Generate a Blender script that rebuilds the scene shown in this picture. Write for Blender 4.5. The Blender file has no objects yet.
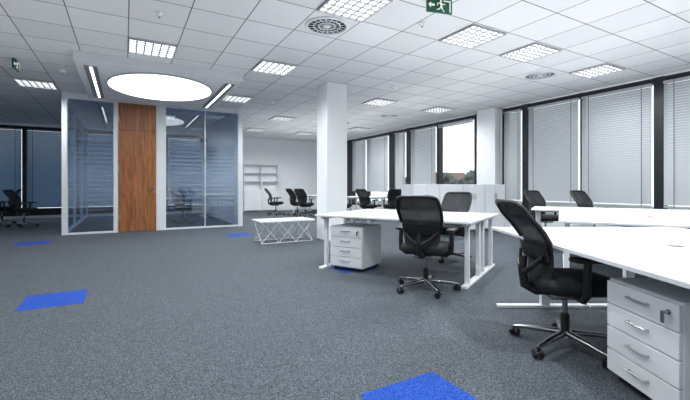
import bpy, math, random
from mathutils import Vector, Matrix
random.seed(4)
scn = bpy.context.scene
COL = scn.collection
H = 3.28
# ---------------------------------------------------------------- materials
def mat(name, col, rough=0.5, metal=0.0, **kw):
    m = bpy.data.materials.new(name); m.use_nodes = True
    b = m.node_tree.nodes['Principled BSDF']
    b.inputs['Base Color'].default_value = (*col, 1)
    b.inputs['Roughness'].default_value = rough
    b.inputs['Metallic'].default_value = metal
    nt = m.node_tree
    if kw.get('noise'):
        sc, amt = kw['noise']
        tc = nt.nodes.new('ShaderNodeTexCoord'); n = nt.nodes.new('ShaderNodeTexNoise')
        n.inputs['Scale'].default_value = sc
        r = nt.nodes.new('ShaderNodeValToRGB')
        r.color_ramp.elements[0].position = 0.3; r.color_ramp.elements[1].position = 0.7
        r.color_ramp.elements[0].color = (*[c*(1-amt) for c in col], 1)
        r.color_ramp.elements[1].color = (*[min(1, c*(1+amt)) for c in col], 1)
        nt.links.new(tc.outputs['Object'], n.inputs['Vector'])
        nt.links.new(n.outputs['Fac'], r.inputs['Fac'])
        nt.links.new(r.outputs['Color'], b.inputs['Base Color'])
    return m
def emis(name, col, s):
    m = bpy.data.materials.new(name); m.use_nodes = True
    nt = m.node_tree; nt.nodes.remove(nt.nodes['Principled BSDF'])
    e = nt.nodes.new('ShaderNodeEmission'); e.inputs[0].default_value = (*col, 1); e.inputs[1].default_value = s
    nt.links.new(e.outputs[0], nt.nodes['Material Output'].inputs[0])
    return m
def math_node(nt, op, a, b=None):
    n = nt.nodes.new('ShaderNodeMath'); n.operation = op
    for i, v in enumerate((a, b)):
        if v is None: continue
        if isinstance(v, (int, float)): n.inputs[i].default_value = v
        else: nt.links.new(v, n.inputs[i])
    return n.outputs[0]
def glassmat(name, tint, gl=0.1, film=False):
    m = bpy.data.materials.new(name); m.use_nodes = True
    nt = m.node_tree; nt.nodes.remove(nt.nodes['Principled BSDF'])
    t = nt.nodes.new('ShaderNodeBsdfTransparent'); t.inputs[0].default_value = (*tint, 1)
    g = nt.nodes.new('ShaderNodeBsdfGlossy'); g.inputs['Roughness'].default_value = 0.02
    mx = nt.nodes.new('ShaderNodeMixShader'); mx.inputs[0].default_value = gl
    nt.links.new(t.outputs[0], mx.inputs[1]); nt.links.new(g.outputs[0], mx.inputs[2])
    out = mx.outputs[0]
    if film:   # frosted film: fine horizontal lines fading away from mid height
        tc = nt.nodes.new('ShaderNodeTexCoord'); s = nt.nodes.new('ShaderNodeSeparateXYZ'); nt.links.new(tc.outputs['Object'], s.inputs[0])
        z = s.outputs[2]
        f = math_node(nt, 'FRACT', math_node(nt, 'MULTIPLY', z, 9.0))
        d = math_node(nt, 'DIVIDE', math_node(nt, 'ABSOLUTE', math_node(nt, 'SUBTRACT', z, 1.35)), 1.0)
        k = math_node(nt, 'MAXIMUM', math_node(nt, 'SUBTRACT', 1.0, d), 0.0)
        on = math_node(nt, 'LESS_THAN', f, math_node(nt, 'MULTIPLY', k, .9))
        fac = math_node(nt, 'ADD', math_node(nt, 'MULTIPLY', k, .06), math_node(nt, 'MULTIPLY', on, .10))
        df = nt.nodes.new('ShaderNodeBsdfDiffuse'); df.inputs[0].default_value = (.52, .62, .76, 1)
        m2 = nt.nodes.new('ShaderNodeMixShader'); nt.links.new(fac, m2.inputs[0]); nt.links.new(out, m2.inputs[1]); nt.links.new(df.outputs[0], m2.inputs[2])
        out = m2.outputs[0]
    nt.links.new(out, nt.nodes['Material Output'].inputs[0])
    return m
M = {}
M['wall'] = mat('wall_paint', (0.80, 0.82, 0.84), 0.7, noise=(3, .015))
M['white'] = mat('white_laminate', (0.77, 0.79, 0.81), 0.35, noise=(5, .015))
M['desktop'] = mat('white_desktop', (0.74, 0.75, 0.77), 0.25, noise=(5, .015))
M['wmetal'] = mat('white_metal', (0.78, 0.80, 0.82), 0.35, noise=(8, .01))
M['black'] = mat('black_plastic', (0.007, 0.0075, 0.009), 0.38, noise=(30, .2))
M['fabric'] = mat('black_fabric', (0.006, 0.006, 0.008), 0.85, noise=(80, .5))
M['steel'] = mat('brushed_steel', (0.55, 0.56, 0.58), 0.3, 1.0, noise=(20, .08))
M['dsteel'] = mat('dark_steel', (0.30, 0.305, 0.315), 0.2, 1.0, noise=(20, .08))
M['frame'] = mat('black_window_frame', (0.008, 0.010, 0.014), 0.4, noise=(6, .2))
M['dark'] = mat('dark_void', (0.012, 0.013, 0.016), 0.8, noise=(6, .2))
M['louver'] = mat('louver_grey', (0.38, 0.40, 0.42), 0.5, noise=(6, .05))
M['seam'] = mat('grey_gap', (0.16, 0.17, 0.19), 0.6, noise=(6, .05))
M['alu'] = mat('white_aluminium', (0.70, 0.73, 0.76), 0.4, 0.0, noise=(6, .02))
M['canopy'] = mat('canopy_plaster', (0.66, 0.68, 0.71), 0.8, noise=(3, .02))
M['glass'] = glassmat('window_glass', (0.95, 0.97, 0.98), 0.04)
M['fglass'] = glassmat('striped_partition_glass', (0.76, 0.85, 0.95), 0.13, True)
M['light'] = emis('lamp_light', (0.95, 0.98, 1.0), 3.4)
M['disc'] = emis('disc_light', (1.0, 1.0, 1.0), 3.0)
M['led'] = emis('led_light', (1.0, 0.98, 0.95), 4)
M['green'] = mat('sign_green', (0.0, 0.09, 0.045), 0.4, noise=(6, .05))
M['signwhite'] = emis('sign_white', (0.9, 1.0, 0.95), 0.9)
M['leaf'] = mat('foliage', (0.06, 0.075, 0.06), 0.9, noise=(2, .5))
M['bark'] = mat('bark', (0.05, 0.04, 0.03), 0.9, noise=(3, .3))
M['bldg'] = mat('plaster', (0.35, 0.33, 0.33), 0.9, noise=(1, .2))
M['roof'] = mat('roof_tiles', (0.16, 0.08, 0.06), 0.9, noise=(2, .3))
M['ground'] = mat('town_ground', (0.10, 0.12, 0.09), 0.95, noise=(.1, .4))

def meshfab():
    m = bpy.data.materials.new('mesh_weave'); m.use_nodes = True; nt = m.node_tree
    b = nt.nodes['Principled BSDF']; b.inputs['Base Color'].default_value = (.007, .008, .010, 1); b.inputs['Roughness'].default_value = .8
    t = nt.nodes.new('ShaderNodeBsdfTransparent'); mx = nt.nodes.new('ShaderNodeMixShader')
    tc = nt.nodes.new('ShaderNodeTexCoord'); w = nt.nodes.new('ShaderNodeTexWave')
    w.bands_direction = 'Z'; w.inputs['Scale'].default_value = 28
    mr = nt.nodes.new('ShaderNodeMapRange'); mr.inputs['To Min'].default_value = .94; mr.inputs['To Max'].default_value = 1
    nt.links.new(tc.outputs['Object'], w.inputs['Vector']); nt.links.new(w.outputs['Fac'], mr.inputs['Value'])
    nt.links.new(mr.outputs[0], mx.inputs[0]); nt.links.new(t.outputs[0], mx.inputs[1]); nt.links.new(b.outputs[0], mx.inputs[2])
    nt.links.new(mx.outputs[0], nt.nodes['Material Output'].inputs[0])
    return m
M['mesh'] = meshfab()
def blindmat(name, col, tr):
    m = bpy.data.materials.new(name); m.use_nodes = True; nt = m.node_tree
    b = nt.nodes['Principled BSDF']; b.inputs['Base Color'].default_value = (*col, 1); b.inputs['Roughness'].default_value = .5
    t = nt.nodes.new('ShaderNodeBsdfTranslucent'); t.inputs[0].default_value = (*col, 1)
    mx = nt.nodes.new('ShaderNodeMixShader'); mx.inputs[0].default_value = tr
    nt.links.new(b.outputs[0], mx.inputs[1]); nt.links.new(t.outputs[0], mx.inputs[2])
    nt.links.new(mx.outputs[0], nt.nodes['Material Output'].inputs[0]); return m
M['blind'] = blindmat('blind_slats', (.52, .535, .56), .28)
M['blinddim'] = blindmat('dim_backlit_blind_slats', (.14, .22, .32), .2)  # darker, bluer copy of the blind colour: weaker backlight put into the paint

def wood():
    m = bpy.data.materials.new('walnut_veneer'); m.use_nodes = True; nt = m.node_tree
    b = nt.nodes['Principled BSDF']; b.inputs['Roughness'].default_value = .4
    tc = nt.nodes.new('ShaderNodeTexCoord'); mp = nt.nodes.new('ShaderNodeMapping')
    mp.inputs['Scale'].default_value = (9, 9, .7)
    n = nt.nodes.new('ShaderNodeTexNoise'); n.inputs['Scale'].default_value = 2.2; n.inputs['Detail'].default_value = 6; n.inputs['Distortion'].default_value = 1.2
    r = nt.nodes.new('ShaderNodeValToRGB')
    r.color_ramp.elements[0].position = .28; r.color_ramp.elements[0].color = (.15, .048, .015, 1)
    r.color_ramp.elements[1].position = .72; r.color_ramp.elements[1].color = (.43, .165, .058, 1)
    nt.links.new(tc.outputs['Object'], mp.inputs[0]); nt.links.new(mp.outputs[0], n.inputs['Vector'])
    nt.links.new(n.outputs['Fac'], r.inputs[0]); nt.links.new(r.outputs[0], b.inputs['Base Color']); return m
M['wood'] = wood()

def ceilmat():
    m = bpy.data.materials.new('ceiling_tiles'); m.use_nodes = True; nt = m.node_tree
    b = nt.nodes['Principled BSDF']; b.inputs['Roughness'].default_value = .8
    g = nt.nodes.new('ShaderNodeNewGeometry'); s = nt.nodes.new('ShaderNodeSeparateXYZ')
    nt.links.new(g.outputs['Position'], s.inputs[0])
    def line(o, off, p):
        a = math_node(nt, 'DIVIDE', math_node(nt, 'SUBTRACT', o, off-40*p), p)
        f = math_node(nt, 'FRACT', a)
        d = math_node(nt, 'ABSOLUTE', math_node(nt, 'SUBTRACT', f, .5))
        return math_node(nt, 'GREATER_THAN', d, .5-.011), math_node(nt, 'FLOOR', a)
    lx, ix = line(s.outputs[0], 2.02, .66); ly, iy = line(s.outputs[1], 3.55, .70)
    l = math_node(nt, 'MAXIMUM', lx, ly)
    cb = nt.nodes.new('ShaderNodeCombineXYZ'); nt.links.new(ix, cb.inputs[0]); nt.links.new(iy, cb.inputs[1])
    wn = nt.nodes.new('ShaderNodeTexWhiteNoise'); nt.links.new(cb.outputs[0], wn.inputs[0])
    v = nt.nodes.new('ShaderNodeMapRange'); nt.links.new(wn.outputs[0], v.inputs[0]); v.inputs['To Min'].default_value = .67; v.inputs['To Max'].default_value = .75
    hc = nt.nodes.new('ShaderNodeCombineColor'); nt.links.new(v.outputs[0], hc.inputs[0]); nt.links.new(math_node(nt, 'MULTIPLY', v.outputs[0], 1.01), hc.inputs[1]); nt.links.new(math_node(nt, 'MULTIPLY', v.outputs[0], 1.03), hc.inputs[2])
    mx = nt.nodes.new('ShaderNodeMix'); mx.data_type = 'RGBA'
    nt.links.new(l, mx.inputs[0]); nt.links.new(hc.outputs[0], mx.inputs[6]); mx.inputs[7].default_value = (.15, .16, .17, 1)
    nt.links.new(mx.outputs[2], b.inputs['Base Color']); return m
M['ceil'] = ceilmat()
def carpet(name, c0, c1, c2):
    m = bpy.data.materials.new(name); m.use_nodes = True; nt = m.node_tree
    b = nt.nodes['Principled BSDF']; b.inputs['Roughness'].default_value = .8
    b.inputs['Specular IOR Level'].default_value = .25
    tc = nt.nodes.new('ShaderNodeTexCoord')
    n = nt.nodes.new('ShaderNodeTexVoronoi'); n.inputs['Scale'].default_value = 235
    sp = nt.nodes.new('ShaderNodeSeparateColor')
    r = nt.nodes.new('ShaderNodeValToRGB')
    e = r.color_ramp.elements
    e[0].position = 0; e[0].color = (*c0, 1); e[1].position = 1; e[1].color = (*c2, 1)
    k = e.new(.6); k.color = (*c1, 1)
    nt.links.new(tc.outputs['Object'], n.inputs['Vector']); nt.links.new(n.outputs['Color'], sp.inputs[0]); nt.links.new(sp.outputs[0], r.inputs[0]); nt.links.new(r.outputs[0], b.inputs['Base Color'])
    return m
M['carpet'] = carpet('grey_carpet', (.016, .020, .025), (.062, .073, .087), (.165, .19, .22))
M['blue'] = carpet('blue_carpet', (.002, .016, .13), (.005, .05, .32), (.02, .13, .60))

# ---------------------------------------------------------------- mesh builder
class MB:
    def __init__(s): s.v = []; s.f = []; s.mi = []
    def add(s, vs, fs, mi=0):
        o = len(s.v); s.v += [tuple(v) for v in vs]
        for f in fs: s.f.append(tuple(i+o for i in f)); s.mi.append(mi)
        return s
    def box(s, x0, x1, y0, y1, z0, z1, mi=0):
        return s.add([(x0,y0,z0),(x1,y0,z0),(x1,y1,z0),(x0,y1,z0),(x0,y0,z1),(x1,y0,z1),(x1,y1,z1),(x0,y1,z1)],
                     [(0,3,2,1),(4,5,6,7),(0,1,5,4),(1,2,6,5),(2,3,7,6),(3,0,4,7)], mi)
    def cyl(s, p0, p1, r0, r1=None, n=16, mi=0):
        return s.tube([p0, p1], [r0, r0 if r1 is None else r1], n, mi)
    def tube(s, pts, r, n=8, mi=0, closed=False, flat=1.0):
        pts = [Vector(p) for p in pts]; k = len(pts)
        rs = r if isinstance(r, (list, tuple)) else [r]*k
        vs = []; up = None
        for i, p in enumerate(pts):
            if closed: d = pts[(i+1) % k]-pts[i-1]
            else: d = pts[min(i+1, k-1)]-pts[max(i-1, 0)]
            d.normalize()
            if up is None:
                up = Vector((0, 0, 1)) if abs(d.z) < .9 else Vector((1, 0, 0))
            a = d.cross(up).normalized(); b = a.cross(d).normalized(); up = b
            for j in range(n):
                t = 2*math.pi*(j+.5)/n
                vs.append(p+(a*math.cos(t)+b*math.sin(t)*flat)*rs[i])
        fs = []
        for i in range(k if closed else k-1):
            for j in range(n):
                i2 = (i+1) % k
                fs.append((i*n+j, i*n+(j+1) % n, i2*n+(j+1) % n, i2*n+j))
        if not closed:
            fs.append(tuple(range(n-1, -1, -1))); fs.append(tuple((k-1)*n+j for j in range(n)))
        return s.add(vs, fs, mi)
    def loft(s, rings, mi=0):
        n = len(rings[0]); vs = [p for r in rings for p in r]; fs = []
        for i in range(len(rings)-1):
            for j in range(n): fs.append((i*n+j, i*n+(j+1) % n, (i+1)*n+(j+1) % n, (i+1)*n+j))
        fs.append(tuple(range(n-1, -1, -1))); fs.append(tuple((len(rings)-1)*n+j for j in range(n)))
        return s.add(vs, fs, mi)
    def done(s, name, mats, parent=None, bevel=0, smooth=35, loc=None, rz=0, **props):
        me = bpy.data.meshes.new(name); me.from_pydata(s.v, [], s.f)
        if not isinstance(mats, (list, tuple)): mats = [mats]
        for m in mats: me.materials.append(m)
        me.polygons.foreach_set('material_index', s.mi)
        me.polygons.foreach_set('use_smooth', [True]*len(s.f))
        me.update(); me.set_sharp_from_angle(angle=math.radians(smooth))
        o = bpy.data.objects.new(name, me); COL.objects.link(o)
        if parent: o.parent = parent
        if loc: o.location = loc
        o.rotation_euler.z = rz
        if bevel:
            b = o.modifiers.new('bevel', 'BEVEL'); b.width = bevel; b.segments = 2; b.limit_method = 'ANGLE'
        for k, v in props.items(): o[k] = v
        return o
def empty(name, loc=(0, 0, 0), rz=0, **props):
    o = bpy.data.objects.new(name, None); COL.objects.link(o); o.location = loc; o.rotation_euler.z = rz; o.empty_display_size = .1
    for k, v in props.items(): o[k] = v
    return o
def clone(o, parent=None):
    c = o.copy(); COL.objects.link(c); c.parent = parent
    for ch in list(o.children):
        clone(ch, c)
    return c
used = {}
def place(proto_fn, key, loc, rz, **props):
    if key not in used:
        r = proto_fn(); used[key] = r
    else:
        src = used[key]; r = clone(src)
        for k in list(r.keys()): del r[k]
    r.location = loc; r.rotation_euler.z = rz
    for k, v in props.items(): r[k] = v
    return r

# ---------------------------------------------------------------- room shell
X0, X1, Y0, Y1 = -4.5, 9.0, -2.0, 17.0
MB().box(X0-.3, X1+.3, Y0-.3, Y1+.3, -.2, 0).done('floor', M['carpet'], kind='structure', label='grey-blue speckled loop-pile carpet floor')
MB().box(X0-.3, X1+.3, Y0-.3, Y1+.3, H, H+.2).done('ceiling', M['ceil'], kind='structure', label='suspended ceiling of pale grey square tiles')
MB().box(X0-.3, X0, Y0, Y1, 0, H).done('wall_left', M['wall'], kind='structure', label='white painted wall')
MB().box(X0, X1, Y0-.3, Y0, 0, H).done('wall_behind', M['wall'], kind='structure', label='white painted wall')
w = MB()
SILL = .28
w.box(X1, X1+.3, Y0, Y1, 0, SILL)
for a, b in ((Y0, -.5), (7.02, 7.93), (15.5, Y1)): w.box(X1, X1+.3, a, b, SILL, H)
w.box(X1, X1+.3, -.5, 15.5, 3.24, H)
w.done('wall_right', M['wall'], kind='structure', label='white outer wall with long window openings')
w = MB()
w.box(X0, X1, Y1, Y1+.3, 0, .1); w.box(X0, X1, Y1, Y1+.3, 3.2, H)
w.box(2.95, X1, Y1, Y1+.3, .1, 3.2)
w.done('wall_back', M['wall'], kind='structure', label='white painted wall with a window band')
MB().box(2.95, X1, Y1-.015, Y1, 0, .08).done('baseboard_back', M['alu'], kind='structure')
# columns
MB().box(3.60, 4.08, 7.05, 7.53, 0, H).done('column', M['wall'], bevel=.008, label='square white painted structural column', category='column')
MB().box(8.78, 9.0, 7.10, 7.72, 0, H).done('column', M['wall'], bevel=.008, label='white painted column between the windows', category='column')

# windows ------------------------------------------------------------
wn = [0]
def window_y(xw, y0, y1, z0, z1, sides=(.06, .06), bottom=.09, top=.10):
    wn[0] += 1
    f = MB()
    f.box(xw-.03, xw+.14, y0, y0+sides[0], z0, z1); f.box(xw-.03, xw+.14, y1-sides[1], y1, z0, z1)
    f.box(xw+.02, xw+.14, y0+sides[0], y1-sides[1], z0, z0+bottom); f.box(xw+.0, xw+.14, y0+sides[0], y1-sides[1], z1-top, z1)
    o = f.done('window_%d' % wn[0], M['frame'], kind='structure', label='tall window with black frame')
    MB().box(xw+.075, xw+.085, y0+sides[0], y1-sides[1], z0+bottom, z1-top).done('pane', M['glass'], parent=o, kind='structure')
    return o
def window_x(yw, x0, x1, z0, z1):
    wn[0] += 1
    f = MB(); s = .07
    f.box(x0, x0+s, yw+.02, yw+.14, z0, z1); f.box(x1-s, x1, yw+.02, yw+.14, z0, z1)
    f.box(x0+s, x1-s, yw+.02, yw+.14, z0, z0+.25); f.box(x0+s, x1-s, yw+.02, yw+.14, z1-.1, z1)
    o = f.done('window_%d' % wn[0], M['frame'], kind='structure', label='tall window with black frame')
    MB().box(x0+s, x1-s, yw+.075, yw+.085, z0+.25, z1-.1).done('pane', M['glass'], parent=o, kind='structure')
def blind(length, z0, z1, m, pitch=.050, tilt=63, hw=.0282):
    b = MB(); c, s_ = math.cos(math.radians(tilt))*hw, math.sin(math.radians(tilt))*hw
    b.box(0, length, -.03, .03, z1-.05, z1)
    z = z1-.09
    while z > z0+.04:
        b.add([(0, -c, z-s_), (length, -c, z-s_), (length, c, z+s_), (0, c, z+s_)], [(0, 1, 2, 3)])
        z -= pitch
    b.box(0, length, -.02, .02, z0, z0+.03)
    nc = 2 if length < 1.6 else 3
    for i in range(nc):
        x = length*(.12+.76*i/(nc-1)); b.box(x-.006, x+.006, -.034, -.030, z0, z1, 1)
    return b
def blind_y(xw, y0, y1, z0=.72, z1=3.13, m='blind', **k):
    b = blind(y1-y0, z0, z1, m, **k)
    return b.done('window_blind', [M[m], M['seam']], loc=(xw, y1, 0), rz=-math.pi/2, label='grey horizontal-slat blind lowered over a window', category='window blind', group='venetian blinds on the windows')
# section A
for y0, y1, sd in ((6.38, 7.02, (.03, .09)), (4.92, 6.38, (.02, .16)), (3.42, 4.92, (.12, .02)), (1.95, 3.42, (.02, .04)), (.45, 1.95, (.09, .09)), (-.5, .45, (.09, .09))):
    window_y(9.0, y0, y1, SILL, 3.24, sides=sd)
for y0, y1 in ((6.42, 6.92), (4.96, 6.20), (3.56, 4.88), (1.98, 3.36), (.55, 1.85)):
    blind_y(8.93, y0, y1)
# section B
for y0, y1, s in ((7.93, 9.52, (.06, .06)), (9.52, 11.1, (.05, .23)), (11.1, 12.2, (.06, .40)), (12.2, 13.8, (.03, .03)), (13.8, 15.5, (.03, .5))):
    window_y(9.0, y0, y1, SILL, 3.24, sides=s)
for y0, y1 in ((9.58, 10.85), (11.17, 11.79), (12.25, 13.75), (13.85, 14.95)):
    blind_y(8.93, y0, y1, z0=.9)
blind_y(8.93, 8.02, 9.44, z0=3.03, pitch=.02, tilt=10)
# back windows
for i in range(5):
    x0 = X0+i*1.49
    window_x(17.0, x0, x0+1.49, .1, 3.2)
    b = blind(1.35, .33, 3.1, 'blinddim', pitch=.062, tilt=65, hw=.0345)
    b.done('window_blind', [M['blinddim'], M['frame']], loc=(x0+.07, 16.95, 0), label='slatted blind lowered over a window, weak backlight painted as dark blue-grey', category='window blind', group='venetian blinds on the windows')

# ---------------------------------------------------------------- meeting room
YD = 10.9
t = MB()
t.box(-1.26, -1.16, YD-.05, YD+.10, 0, H)
t.box(-.23, -.17, YD-.04, YD+.08, 0, H); t.box(.71, .90, YD-.04, YD+.08, 0, H); t.box(2.77, 2.88, YD-.05, YD+.10, 0, H)
t.box(-1.16, -.23, YD-.03, YD+.07, 3.18, H); t.box(-.17, .71, YD-.03, YD+.07, 3.20, H); t.box(.90, 2.77, YD-.03, YD+.07, 3.18, H)
t.done('wall_meeting_room', M['alu'], kind='structure', label='white posts and header of a glazed meeting room')
def gpart(x0, x1, y, label, mull=(), g='fglass'):
    f = MB()
    f.box(x0, x1, y-.02, y+.05, 0, .045); f.box(x0, x1, y-.02, y+.05, 3.155, 3.18)
    f.box(x0, x0+.015, y-.02, y+.05, .045, 3.155); f.box(x1-.015, x1, y-.02, y+.05, .045, 3.155)
    for m_ in mull: f.box(m_-.010, m_+.010, y-.02, y+.05, .045, 3.155)
    r = f.done('glass_partition', M['alu'], label=label, category='glass partition')
    MB().box(x0+.015, x1-.015, y+.01, y+.02, .045, 3.155).done('glass_pane', M[g], parent=r)
    return r
gpart(-1.16, -.23, YD, 'tall clear glass partition panel beside the wooden door')
gpart(.90, 2.77, YD, 'double tall glass partition panel with frosted stripes', (1.875,))
def gpart_y(x, y0, y1):
    f = MB(); f.box(x-.03, x+.03, y0, y1, 0, .07); f.box(x-.03, x+.03, y0, y1, 3.14, H)
    n = 3
    for i in range(n+1):
        y = y0+(y1-y0-.04)*i/n; f.box(x-.03, x+.03, y, y+.04, .07, 3.14)
    r = f.done('glass_partition', M['alu'], label='long glass side partition of the meeting room', category='glass partition')
    MB().box(x-.006, x+.006, y0, y1, .07, 3.14).done('glass_pane', M['fglass'], parent=r)
gpart_y(-1.22, YD+.1, 16.9)
MB().box(2.80, 2.88, YD+.1, Y1, 0, H).done('wall_meeting_room_side', M['wall'], kind='structure')
# door
d = empty('door_1', (-.17, YD, 0), kind='structure', label='tall walnut-veneer door with steel handle')
MB().box(.0, .022, -.03, .06, 0, 3.20).box(.858, .88, -.03, .06, 0, 3.20).box(.022, .858, -.03, .06, 3.17, 3.20).done('door_frame', M['alu'], parent=d, kind='structure')
MB().box(.025, .58, -.025, .03, .01, 2.50).box(.586, .855, -.025, .03, .01, 2.50).box(.025, .58, -.025, .03, 2.508, 3.165).box(.586, .855, -.025, .03, 2.508, 3.165).done('door_leaf', M['wood'], parent=d, bevel=.002, kind='structure')
MB().tube([(.80, -.025, 1.05), (.80, -.07, 1.05), (.71, -.07, 1.05)], .009).box(.785, .815, -.030, -.025, .95, 1.12).done('door_handle', M['dsteel'], parent=d, kind='structure')
MB().cyl((.03, -.04, .3), (.03, -.04, .42), .012).cyl((.03, -.04, 1.5), (.03, -.04, 1.62), .012).cyl((.03, -.04, 2.7), (.03, -.04, 2.82), .012).done('door_hinge', M['steel'], parent=d, kind='structure')

# dropped ceiling feature
ZS = 3.14
b = MB().box(-.72, 1.98, 7.4, 10.6, ZS, H)
cp = b.done('ceiling_canopy', M['canopy'], label='dropped light-grey plasterboard ceiling canopy', category='ceiling canopy', bevel=.004)
n = 64; cx, cy, ra, rb = .66, 8.74, .95, 1.13
def el(k, z): return [(cx+(ra+k)*math.cos(2*math.pi*i/n), cy+(rb+k)*math.sin(2*math.pi*i/n), z) for i in range(n)]
lr = empty('round_ceiling_lamp', (0, 0, 0), label='large glowing round flush ceiling lamp', category='ceiling lamp')
MB().loft([el(0, z) for z in (ZS-.02, ZS-.001)]).done('lamp_diffuser', M['disc'], parent=lr)
MB().tube(el(.015, ZS-.012), .018, 6, closed=True).done('lamp_rim', M['louver'], parent=lr)
for x in (-.50, 1.80):
    s = empty('linear_ceiling_lamp', (x, 9.0, ZS), label='slim linear lamp in a dark slot of the canopy', category='ceiling lamp', group='linear canopy lamps')
    MB().box(-.10, .09, -1.3, 1.3, -.012, -.001).done('lamp_housing', M['seam'], parent=s)
    MB().box(-.02, .02, -1.27, 1.27, -.02, -.0125).done('lamp_diffuser', M['led'], parent=s)

# ---------------------------------------------------------------- ceiling lights
def mk_light():
    r = empty('ceiling_light')
    a = .325
    MB().box(-a, a, -a, -a+.015, -.03, 0).box(-a, a, a-.015, a, -.03, 0).box(-a, -a+.015, -a+.015, a-.015, -.03, 0).box(a-.015, a, -a+.015, a-.015, -.03, 0).done('light_frame', M['louver'], parent=r)
    MB().box(-a+.015, a-.015, -a+.015, a-.015, -.008, -.001).done('light_diffuser', M['light'], parent=r)
    g = MB()
    for i in range(1, 6):
        x = -a+2*a*i/6; g.box(x-.010, x+.010, -a+.015, a-.015, -.024, -.0085)
        g.box(-a+.015, a-.015, x-.009, x+.009, -.0235, -.0086)
    g.done('light_louver', M['louver'], parent=r)
    return r
for x, y in ((.37, 6.7), (2.35, 3.9), (2.35, 6.7), (4.33, 3.9), (5.65, 3.9), (7.63, 3.9), (5.65, 8.1), (7.63, 8.1), (2.35, 9.5), (-1.61, 10.2),
             (4.33, 11.6), (4.33, 14.4), (6.31, 11.6), (7.63, 12.3), (6.31, 14.4), (.37, 3.9), (.37, 1.1), (2.35, 1.1), (4.33, 1.1), (6.31, 1.1), (-1.61, 3.9), (-1.61, 1.1),
             (-3.6, 6.7), (1.03, 13.0)):
    place(mk_light, 'light', (x, y, H), 0, label='square recessed ceiling light with white louver grid', category='ceiling light', group='recessed ceiling lights')
    l = bpy.data.lights.new('fixture_lamp', 'SPOT'); l.energy = 205 if x > 2 else 140
    l.spot_size = math.radians(165); l.spot_blend = 1; l.shadow_soft_size = 0; l.color = (.95, .98, 1)
    o = bpy.data.objects.new('fixture_lamp', l); COL.objects.link(o); o.location = (x, y, H-.035)
def mk_vent():
    r = empty('air_vent'); R = .27
    MB().cyl((0, 0, -.004), (0, 0, -.001), R, n=40).done('vent_back', M['dark'], parent=r)
    g = MB()
    for rr, tr in ((R, .018), (.18, .007), (.11, .007)):
        g.tube([(rr*math.cos(2*math.pi*i/40), rr*math.sin(2*math.pi*i/40), -.012) for i in range(40)], tr, 6, closed=True)
    g.cyl((0, 0, -.018), (0, 0, -.0045), .045, n=20)
    for i in range(18):
        a = 2*math.pi*i/18; c, s_ = math.cos(a), math.sin(a); w_ = .0055
        r0, r1 = .04, R
        g.add([(r0*c-w_*s_*.6, r0*s_+w_*c*.6, -.012), (r1*c-w_*s_*1.6, r1*s_+w_*c*1.6, -.012), (r1*c+w_*s_*1.6, r1*s_-w_*c*1.6, -.012), (r0*c+w_*s_*.6, r0*s_-w_*c*.6, -.012)], [(0, 1, 2, 3)])
    g.done('vent_blades', M['alu'], parent=r); return r
for x, y in ((2.35, 4.6), (6.97, 4.6), (6.97, 9.5), (-3.59, 10.2)):
    place(mk_vent, 'vent', (x, y, H), 0, label='round swirl air vent with radial blades in ceiling', category='air vent', group='round ceiling vents')
def mk_det():
    r = empty('smoke_detector')
    MB().cyl((0, 0, -.02), (0, 0, -.0005), .05, n=20).cyl((0, 0, -.05), (0, 0, -.02), .028, .04, n=20).done('detector_body', M['wmetal'], parent=r)
    MB().cyl((0, 0, -.056), (0, 0, -.0505), .014, n=10).done('detector_sensor', M['black'], parent=r); return r
for x, y in ((3.4, 3.9), (.37, 5.3), (5.0, 6.7), (3.3, 9.5), (-1.0, 8.8)):
    place(mk_det, 'det', (x, y, H), 0, label='small white ceiling smoke detector', category='smoke detector', group='smoke detectors')
# exit signs
def mk_exit():
    r = empty('exit_sign')
    MB().box(-.16, .16, -.012, .012, -.165, -.005).box(-.12, .12, -.02, .02, -.005, 0).done('sign_panel', M['green'], parent=r, bevel=.003)
    y = -.0135; g = MB()
    def poly(p): g.add([(a, y, b+.025) for a, b in p], [tuple(range(len(p)))])
    poly([(-.145, -.11), (-.11, -.075), (-.11, -.098), (-.065, -.098), (-.065, -.122), (-.11, -.122), (-.11, -.145)])
    poly([(.05, -.045), (.14, -.045), (.14, -.175), (.125, -.175), (.125, -.06), (.05, -.06)])
    poly([(.015+.014*math.cos(k*math.pi/5), -.058+.014*math.sin(k*math.pi/5)) for k in range(10)])
    poly([(0, -.075), (.03, -.078), (.035, -.12), (.01, -.122)])
    poly([(.01, -.12), (.035, -.12), (.04, -.15), (.065, -.175), (.05, -.178), (.026, -.15)])
    poly([(.01, -.12), (.022, -.122), (.0, -.155), (-.035, -.165), (-.038, -.155), (-.008, -.145)])
    poly([(.028, -.078), (.035, -.09), (.055, -.1), (.07, -.09), (.068, -.083), (.055, -.09)])
    poly([(0, -.075), (.005, -.085), (-.02, -.09), (-.03, -.115), (-.038, -.11), (-.025, -.08)])
    g.done('sign_pictogram', M['signwhite'], parent=r); return r
place(mk_exit, 'exit', (3.13, 3.30, H), -.25, label='green emergency exit sign with running figure and arrow', category='exit sign')
place(mk_exit, 'exit', (-1.62, 8.5, H), 1.5, label='green emergency exit sign seen edge-on', category='exit sign')

# ---------------------------------------------------------------- carpet tiles
for x0, x1, y0, y1 in ((-.865, -.35, 4.48, 5.05), (1.10, 1.62, 1.22, 1.77), (-1.85, -1.32, 9.4, 9.95), (2.02, 2.55, 8.65, 9.2), (2.47, 3.0, 4.34, 4.87)):
    MB().box(x0, x1, y0, y1, -.002, .0012).done('carpet_tile', M['blue'], label='bright blue square carpet tile set in the grey floor', category='carpet tile', group='blue carpet tiles')

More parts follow.
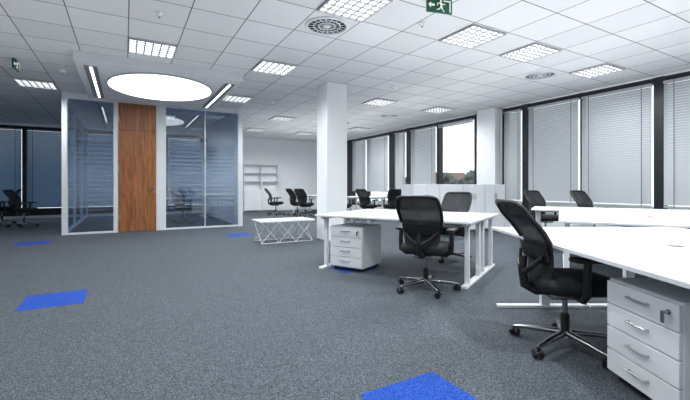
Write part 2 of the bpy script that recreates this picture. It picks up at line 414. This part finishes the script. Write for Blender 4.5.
# ---------------------------------------------------------------- chair
def sq(n, a, b, e, z, cy=0):
    out = []
    for i in range(n):
        t = 2*math.pi*i/n; c, s_ = math.cos(t), math.sin(t)
        out.append((a*math.copysign(abs(c)**e, c), cy+b*math.copysign(abs(s_)**e, s_), z))
    return out
def pb(s, t):
    w = .180+.042*min(1, t*1.6)-.010*max(0, t-.7)/.3
    y = -.225-.09*t-.12*t**2.0+.06*math.sin(math.pi*min(1, t*1.2))+.035*s*s
    return (s*w, y, .49+.53*t)
def mk_chair():
    r = empty('office_chair')
    MB().loft([sq(28, .20, .21, .5, .405, .03), sq(28, .235, .245, .5, .42, .03), sq(28, .255, .265, .5, .46, .03), sq(28, .245, .25, .5, .50, .03), sq(28, .195, .20, .55, .515, .03)]).done('seat', M['fabric'], parent=r, smooth=60)
    def se(th, k=1):
        c, s_ = math.cos(th), math.sin(th); e = .22
        return k*math.copysign(abs(c)**e, c), .5+.5*k*math.copysign(abs(s_)**e, s_)
    n = 56; raw = [se(2*math.pi*i/4000) for i in range(4000)]
    cum = [0]
    for i in range(1, 4000): cum.append(cum[-1]+math.hypot((raw[i][0]-raw[i-1][0])*.22, (raw[i][1]-raw[i-1][1])*.52))
    tot = cum[-1]; per = []; j = 0
    for i in range(n):
        while cum[j] < tot*i/n: j += 1
        per.append(raw[j])
    bk = MB().tube([pb(*p) for p in per], .018, 8, closed=True).done('backrest', M['black'], parent=r, smooth=60)
    ms = MB(); vs = []; K = 6
    for k in range(1, K+1):
        for s_, t_ in per: vs.append(pb(s_*k/K, .5+(t_-.5)*k/K))
    fs = [tuple(range(n))]
    for k in range(K-1):
        for i in range(n): fs.append((k*n+i, k*n+(i+1) % n, (k+1)*n+(i+1) % n, (k+1)*n+i))
    ms.add(vs, fs); ms.done('backrest_mesh', M['mesh'], parent=bk, smooth=80)
    lb = MB(); rows = []
    for t in (.26, .46):
        rows.append([Vector(pb(-.95+1.9*i/10, t))+Vector((0, -.022, 0)) for i in range(11)])
    o = [(rows[0][i]) for i in range(11)]+[(rows[1][i]) for i in range(11)]
    o2 = [v+Vector((0, -.014, 0)) for v in o]
    fs = []
    for i in range(10):
        fs += [(i, i+1, i+12, i+11), (22+i+1, 22+i, 22+i+11, 22+i+12), (i, 22+i, 22+i+1, i+1), (i+11, i+12, 22+i+12, 22+i+11)]
    fs += [(0, 11, 33, 22), (10, 32, 43, 21)]
    lb.add(o+o2, fs).done('lumbar_support', M['black'], parent=bk)
    sp = MB().tube([(0, -.05, .40), (0, -.20, .40), (0, -.28, .44), (0, -.295, .54), (0, -.28, .64)], [.035, .035, .032, .028, .022], 10)
    for sx in (-1, 1): sp.tube([(0, -.295, .52), (sx*.09, -.28, .57), (sx*.18, -.235, .66)], [.022, .018, .014], 8)
    sp.done('back_support', M['black'], parent=r, smooth=60)
    MB().box(-.10, .10, -.14, .12, .355, .405).done('tilt_mechanism', M['dsteel'], parent=r, bevel=.015)
    MB().cyl((0, 0, .09), (0, 0, .24), .028, n=16).cyl((0, 0, .24), (0, 0, .36), .018, n=16, mi=1).done('gas_column', [M['black'], M['dsteel']], parent=r)
    bs = MB().cyl((0, 0, .075), (0, 0, .125), .05, .042, n=20)
    for k in range(5):
        a = math.radians(90+72*k); c, s_ = math.cos(a), math.sin(a)
        bs.tube([(c*.03, s_*.03, .105), (c*.15, s_*.15, .097), (c*.32, s_*.32, .08), (c*.345, s_*.345, .073)], [.031, .026, .019, .014], 8, flat=.75)
    bs.done('chair_base', M['dsteel'], parent=r, smooth=60)
    for k in range(5):
        a = math.radians(90+72*k)
        e = MB()
        for sx in (-1, 1): e.cyl((sx*.010, -.012, .03), (sx*.028, -.012, .03), .0295, n=16)
        e.tube([(0, 0, .072), (0, 0, .05), (0, -.006, .034)], [.008, .009, .008], 8)
        e.tube([(-.03, -.012+.033, .036), (0, .024, .05), (.03, .021, .036)], .006, 6)
        e.done('caster', M['black'], parent=r, loc=(.338*math.cos(a), .338*math.sin(a), 0), rz=a+random.uniform(-1, 1))
    for sx in (-1, 1):
        ar = MB().tube([(sx*.10, .0, .395), (sx*.22, .0, .39), (sx*.275, -.01, .43), (sx*.28, -.01, .54), (sx*.275, .0, .645)], [.02, .024, .026, .024, .024], 8)
        aro = ar.done('armrest', M['black'], parent=r, smooth=60)
        MB().loft([[(x+sx*.275, y, z) for x, y, z in sq(20, a_, b_, .5, z_, .04)] for a_, b_, z_ in ((.036, .125, .645), (.047, .15, .652), (.047, .15, .670), (.036, .135, .678))]).done('armrest_pad', M['black'], parent=aro, smooth=60)
    return r
def az(a): return -math.radians(a)
CH = [
 ((2.68, 1.58), 122, 'black mesh-back office chair with armrests pulled up at a white desk'),
 ((2.85, 3.21), 55, 'black mesh-back office chair tucked at the white desk with drawers'),
 ((4.33, 4.33), 245, 'black mesh-back office chair at the end of a white double desk'),
 ((7.77, 5.00), 192, 'black office chair behind a white desk near the windows'),
 ((8.46, 4.37), 190, 'black office chair behind a white desk near the windows'),
 ((5.15, 14.5), 120, 'black office chair near the back wall'),
 ((5.85, 14.0), 80, 'black office chair near the back wall'),
 ((5.75, 13.0), 60, 'black office chair near the back wall'),
 ((6.55, 11.6), 60, 'black office chair at a distant desk'),
 ((7.05, 10.8), 70, 'black office chair at a distant desk'),
 ((7.75, 10.4), 20, 'black office chair at a distant desk'),
 ((-3.19, 15.06), 250, 'black office chair by the back window blinds'),
 ((-2.45, 13.8), 110, 'black office chair by the back window blinds'),
 ((1.55, 12.7), 150, 'black office chair inside the glass meeting room'),
]
for (x, y), a, lab in CH:
    place(mk_chair, 'chair', (x, y, 0), az(a), label=lab, category='office chair', group='black office chairs')

# ---------------------------------------------------------------- desks
def mk_desk(L, Dp, single=False):
    def f():
        r = empty('desk')
        MB().box(0, L, 0, Dp-.008, .715, .74).done('tabletop', M['desktop'], parent=r, bevel=.003)
        for x in (.05, L-.12):
            g = MB().box(x, x+.07, .03, Dp-.02, 0.0, .028)
            if single: g.box(x+.01, x+.06, Dp*.5, Dp*.5+.08, .028, .68)
            else: g.box(x+.01, x+.06, .14, .19, .028, .68); g.box(x+.01, x+.06, Dp-.13, Dp-.08, .028, .68)
            g.box(x+.01, x+.06, .06, Dp-.05, .68, .715)
            g.done('leg', M['wmetal'], parent=r, bevel=.004)
        MB().box(.12, L-.12, Dp*.62, Dp*.62+.04, .66, .70).done('crossbar', M['wmetal'], parent=r)
        gx = L*.5
        MB().cyl((gx, Dp-.1, .741), (gx, Dp-.1, .744), .04, n=20).done('cable_grommet', M['seam'], parent=r)
        return r
    return f
def cluster(name, corner, a1, L, Dp, lab, double=True):
    e1 = Vector((math.sin(math.radians(a1)), math.cos(math.radians(a1)), 0)); e2 = Vector((-e1.y, e1.x, 0))
    rz = math.atan2(e1.y, e1.x); c = Vector((*corner, 0))
    place(mk_desk(L, Dp, name == 'N'), name, c, rz, label=lab, category='desk', group='white office desks')
    if double:
        place(mk_desk(L, Dp, name == 'N'), name, c+e1*L+e2*(2*Dp), rz+math.pi, label=lab, category='desk', group='white office desks')
    return c, e1, e2, rz
cF, f1, f2, rF = cluster('F', (2.25, 4.78), 152, 2.1, .775, 'white rectangular office desk on white metal frame')
cN, n1, n2, rN = cluster('N', (3.03, 2.5), 210, 2.35, .86, 'large white office desk with cable grommet')
cM, m1, m2, rM = cluster('M', (4.22, 2.56), 149, 2.0, 1.15, 'white office desk by the windows')
cc = cM+m2*2.33-m1*.42
cluster('M2', (cc.x, cc.y), 149, 2.3, 1.05, 'white office desk by the windows', False)
cluster('G', (6.75, 12.4), 150, 1.6, .75, 'white desk near the distant windows')
cluster('G', (6.0, 15.2), 150, 1.6, .75, 'white desk near the back wall')
cluster('G', (-3.6, 13.0), 0, 1.6, .75, 'white desk near the back window blinds', False)
cluster('G', (1.0, 14.4), 90, 1.6, .75, 'white desk inside the meeting room', False)

def mk_ped(W, Dd, Hh):
    def f():
        r = empty('drawer_unit')   # front at y=0, width along x
        MB().box(0, W, .02, Dd, .045, Hh).box(.03, W-.03, .05, Dd-.03, .0, .045, 1).done('cabinet_body', [M['white'], M['black']], parent=r, bevel=.003)
        n = 4; z = .055; hs = (Hh-.065)/n
        for i in range(n):
            dr = MB().box(.004, W-.004, 0, .0195, z+.003, z+hs-.004).done('drawer', M['white'], parent=r, bevel=.003)
            MB().tube([(W/2-.065, 0, z+hs*.6), (W/2-.065, -.022, z+hs*.6), (W/2+.065, -.022, z+hs*.6), (W/2+.065, 0, z+hs*.6)], .0065, 8).done('handle', M['steel'], parent=dr)
            z += hs
        k = MB().cyl((W-.06, -.006, Hh-.06), (W-.06, 0, Hh-.06), .013, n=14); k.box(W-.068, W-.052, -.035, -.006, Hh-.066, Hh-.054); k.box(W-.07, W-.05, -.034, -.030, Hh-.11, Hh-.066)
        k.done('lock_with_key', M['dsteel'], parent=r)
        return r
    return f
def put(fn, key, base, a, b, e1, e2, rz, **p):
    place(fn, key, base+e1*a+e2*b, rz, **p)
put(mk_ped(.50, .55, .59), 'P', cF, .19, .10, f1, f2, rF, label='white four-drawer pedestal with steel handles under a desk', category='drawer unit', group='white drawer pedestals')
put(mk_ped(.50, .55, .59), 'P', cN, 1.40, .16, n1, n2, rN, label='white four-drawer pedestal with steel handles and a key in its lock', category='drawer unit', group='white drawer pedestals')

# low wire table
r = empty('coffee_table', (2.25, 7.2, 0), label='low white bench table with criss-cross wire legs', category='coffee table')
MB().box(0, 1.15, 0, .6, .42, .45).done('tabletop', M['white'], parent=r, bevel=.003)
g = MB()
for y in (.04, .56):
    n = 3; k_ = 1 if y < .3 else -1
    for i in range(n):
        a, b_ = .04+1.07*i/n, .04+1.07*(i+1)/n
        g.tube([(a, y, .415), (b_, y, .012)], .006, 6); g.tube([(b_, y+.014*k_, .415), (a, y+.014*k_, .012)], .006, 6)
    g.tube([(.04, y, .012), (1.11, y, .012)], .006, 6)
for x in (.04, 1.11):
    g.tube([(x, .04, .012), (x, .56, .418)], .006, 6); g.tube([(x, .04, .418), (x, .56, .012)], .006, 6)
g.done('wire_legs', M['wmetal'], parent=r)

# cabinets near pier
def mk_cab():
    r = empty('storage_cabinet')
    MB().box(0, .75, .02, .45, .06, 1.17).box(.02, .73, .05, .43, 0, .06, 1).done('cabinet_body', [M['white'], M['seam']], parent=r, bevel=.003)
    for i in range(2):
        dr = MB().box(.004+.373*i, .371+.373*i, 0, .0195, .07, 1.16).done('door', M['white'], parent=r, bevel=.003)
        hx = .345 if i == 0 else .405
        MB().box(hx-.006, hx+.006, -.02, 0, .8, .94).done('handle', M['steel'], parent=dr)
    return r
for i in range(4):
    place(mk_cab, 'cab', (5.52+.76*i, 6.6, 0), 0, label='waist-high white two-door storage cabinet', category='cabinet', group='white low cabinets')
def mk_shelf():
    r = empty('bookcase'); Wd = .78
    g = MB().box(0, .02, .0, .25, 0, 2.1).box(Wd-.02, Wd, 0, .25, 0, 2.1).box(.02, Wd-.02, .23, .25, 0, 2.1).box(.02, Wd-.02, 0, .23, 2.08, 2.1)
    for z in (.04, .95, 1.33, 1.7): g.box(.02, Wd-.02, 0.01, .23, z, z+.02)
    g.done('shelf_carcass', M['white'], parent=r)
    for i in range(2):
        MB().box(.022+.369*i, .387+.369*i, -.018, .0, .05, .96).done('door', M['white'], parent=r, bevel=.003)
    return r
for i in range(2):
    place(mk_shelf, 'shelf', (4.50+.79*i, 16.72, 0), 0, label='tall white bookcase with empty shelves and lower doors', category='bookcase', group='white bookcases')

# ---------------------------------------------------------------- outside
MB().box(12, 220, -120, 220, -9.2, -9).done('ground', M['ground'], kind='structure', label='town ground outside the windows')
def mk_tree():
    r = empty('tree')
    MB().tube([(0, 0, 0), (.1, 0, 3), (0, .1, 7)], [.35, .28, .15], 8).tube([(.05, 0, 4), (1.2, .4, 7)], [.15, .06], 6).tube([(.05, 0, 4.5), (-1.1, -.4, 8)], [.15, .06], 6).done('trunk', M['bark'], parent=r)
    g = MB(); rnd = random.Random(2)
    for k in range(26):
        c = Vector((rnd.gauss(0, 1.3), rnd.gauss(0, 1.3), 8+rnd.uniform(-2.5, 4.5))); R = rnd.uniform(.6, 1.1)
        c.x *= 1-(c.z-8)*.1; c.y *= 1-(c.z-8)*.1
        rings = []
        for a in range(1, 6):
            ph = math.pi*a/6
            rings.append([c+Vector((math.sin(ph)*math.cos(t*.785), math.sin(ph)*math.sin(t*.785), math.cos(ph)))*R*rnd.uniform(.75, 1.15) for t in range(8)])
        g.loft(rings)
    g.done('foliage', M['leaf'], parent=r, smooth=80); return r
for x, y in ((56, 50.5), (61, 62), (70, 70), (78, 68), (66, 85)):
    place(mk_tree, 'tree', (x, y, -9), random.uniform(0, 6), label='dark leafy tree outside the window', category='tree', group='trees outside')
hb = empty('house', (92, 92, -9), label='distant plastered house with pitched roof', category='house')
MB().box(-6, 6, -5, 5, 0, 11).done('house_walls', M['bldg'], parent=hb)
MB().add([(-6.4, -5.4, 11), (6.4, -5.4, 11), (6.4, 5.4, 11), (-6.4, 5.4, 11), (-6.4, 0, 14.5), (6.4, 0, 14.5)], [(0, 1, 5, 4), (2, 3, 4, 5), (0, 4, 3), (1, 2, 5), (3, 2, 1, 0)]).done('roof', M['roof'], parent=hb)

# world
wd = bpy.data.worlds.new('sky'); scn.world = wd; wd.use_nodes = True; nt = wd.node_tree
bg = nt.nodes['Background']; bg.inputs[1].default_value = 2.6
tc = nt.nodes.new('ShaderNodeTexCoord'); sx = nt.nodes.new('ShaderNodeSeparateXYZ')
rp = nt.nodes.new('ShaderNodeValToRGB'); e = rp.color_ramp.elements
e[0].position = 0; e[0].color = (.62, .65, .68, 1); e[1].position = .5; e[1].color = (.85, .91, 1, 1)
k = e.new(.1); k.color = (.54, .56, .58, 1); k = e.new(.2); k.color = (.46, .49, .52, 1)
nt.links.new(tc.outputs['Generated'], sx.inputs[0]); nt.links.new(sx.outputs[2], rp.inputs[0]); nt.links.new(rp.outputs[0], bg.inputs[0])

# added fill lights, not room lamps, brightening the ceiling clear of columns and walls
def area(x0, x1, y0, y1, z, e):
    l = bpy.data.lights.new('added_ceiling_fill', 'AREA'); l.shape = 'RECTANGLE'; l.size = x1-x0; l.size_y = y1-y0; l.energy = e*(x1-x0)*(y1-y0); l.color = (.97, .985, 1)
    o = bpy.data.objects.new('added_ceiling_fill', l); COL.objects.link(o); o.location = ((x0+x1)/2, (y0+y1)/2, z); o.rotation_euler = (math.pi, 0, 0)
area(-2.8, 2.0, -.5, 8.2, 1.9, 1.25)
area(2.0, 7.6, -.5, 5.2, 1.9, 2.1)
area(5.6, 7.4, 5.2, 10.0, 1.9, 2.4)
area(4.6, 7.4, 10.0, 14.5, 1.9, 2.4)

# camera
cd = bpy.data.cameras.new('camera'); cam = bpy.data.objects.new('camera', cd); COL.objects.link(cam)
cd.sensor_width = 36; cd.lens = 385/690*36; cd.shift_y = -14/690; cd.clip_end = 500; cd.clip_start = .05
cam.location = (0, 0, 1.13); cam.rotation_euler = (math.pi/2, 0, -math.radians(29.74))
scn.camera = cam
scn.view_settings.view_transform = 'Standard'
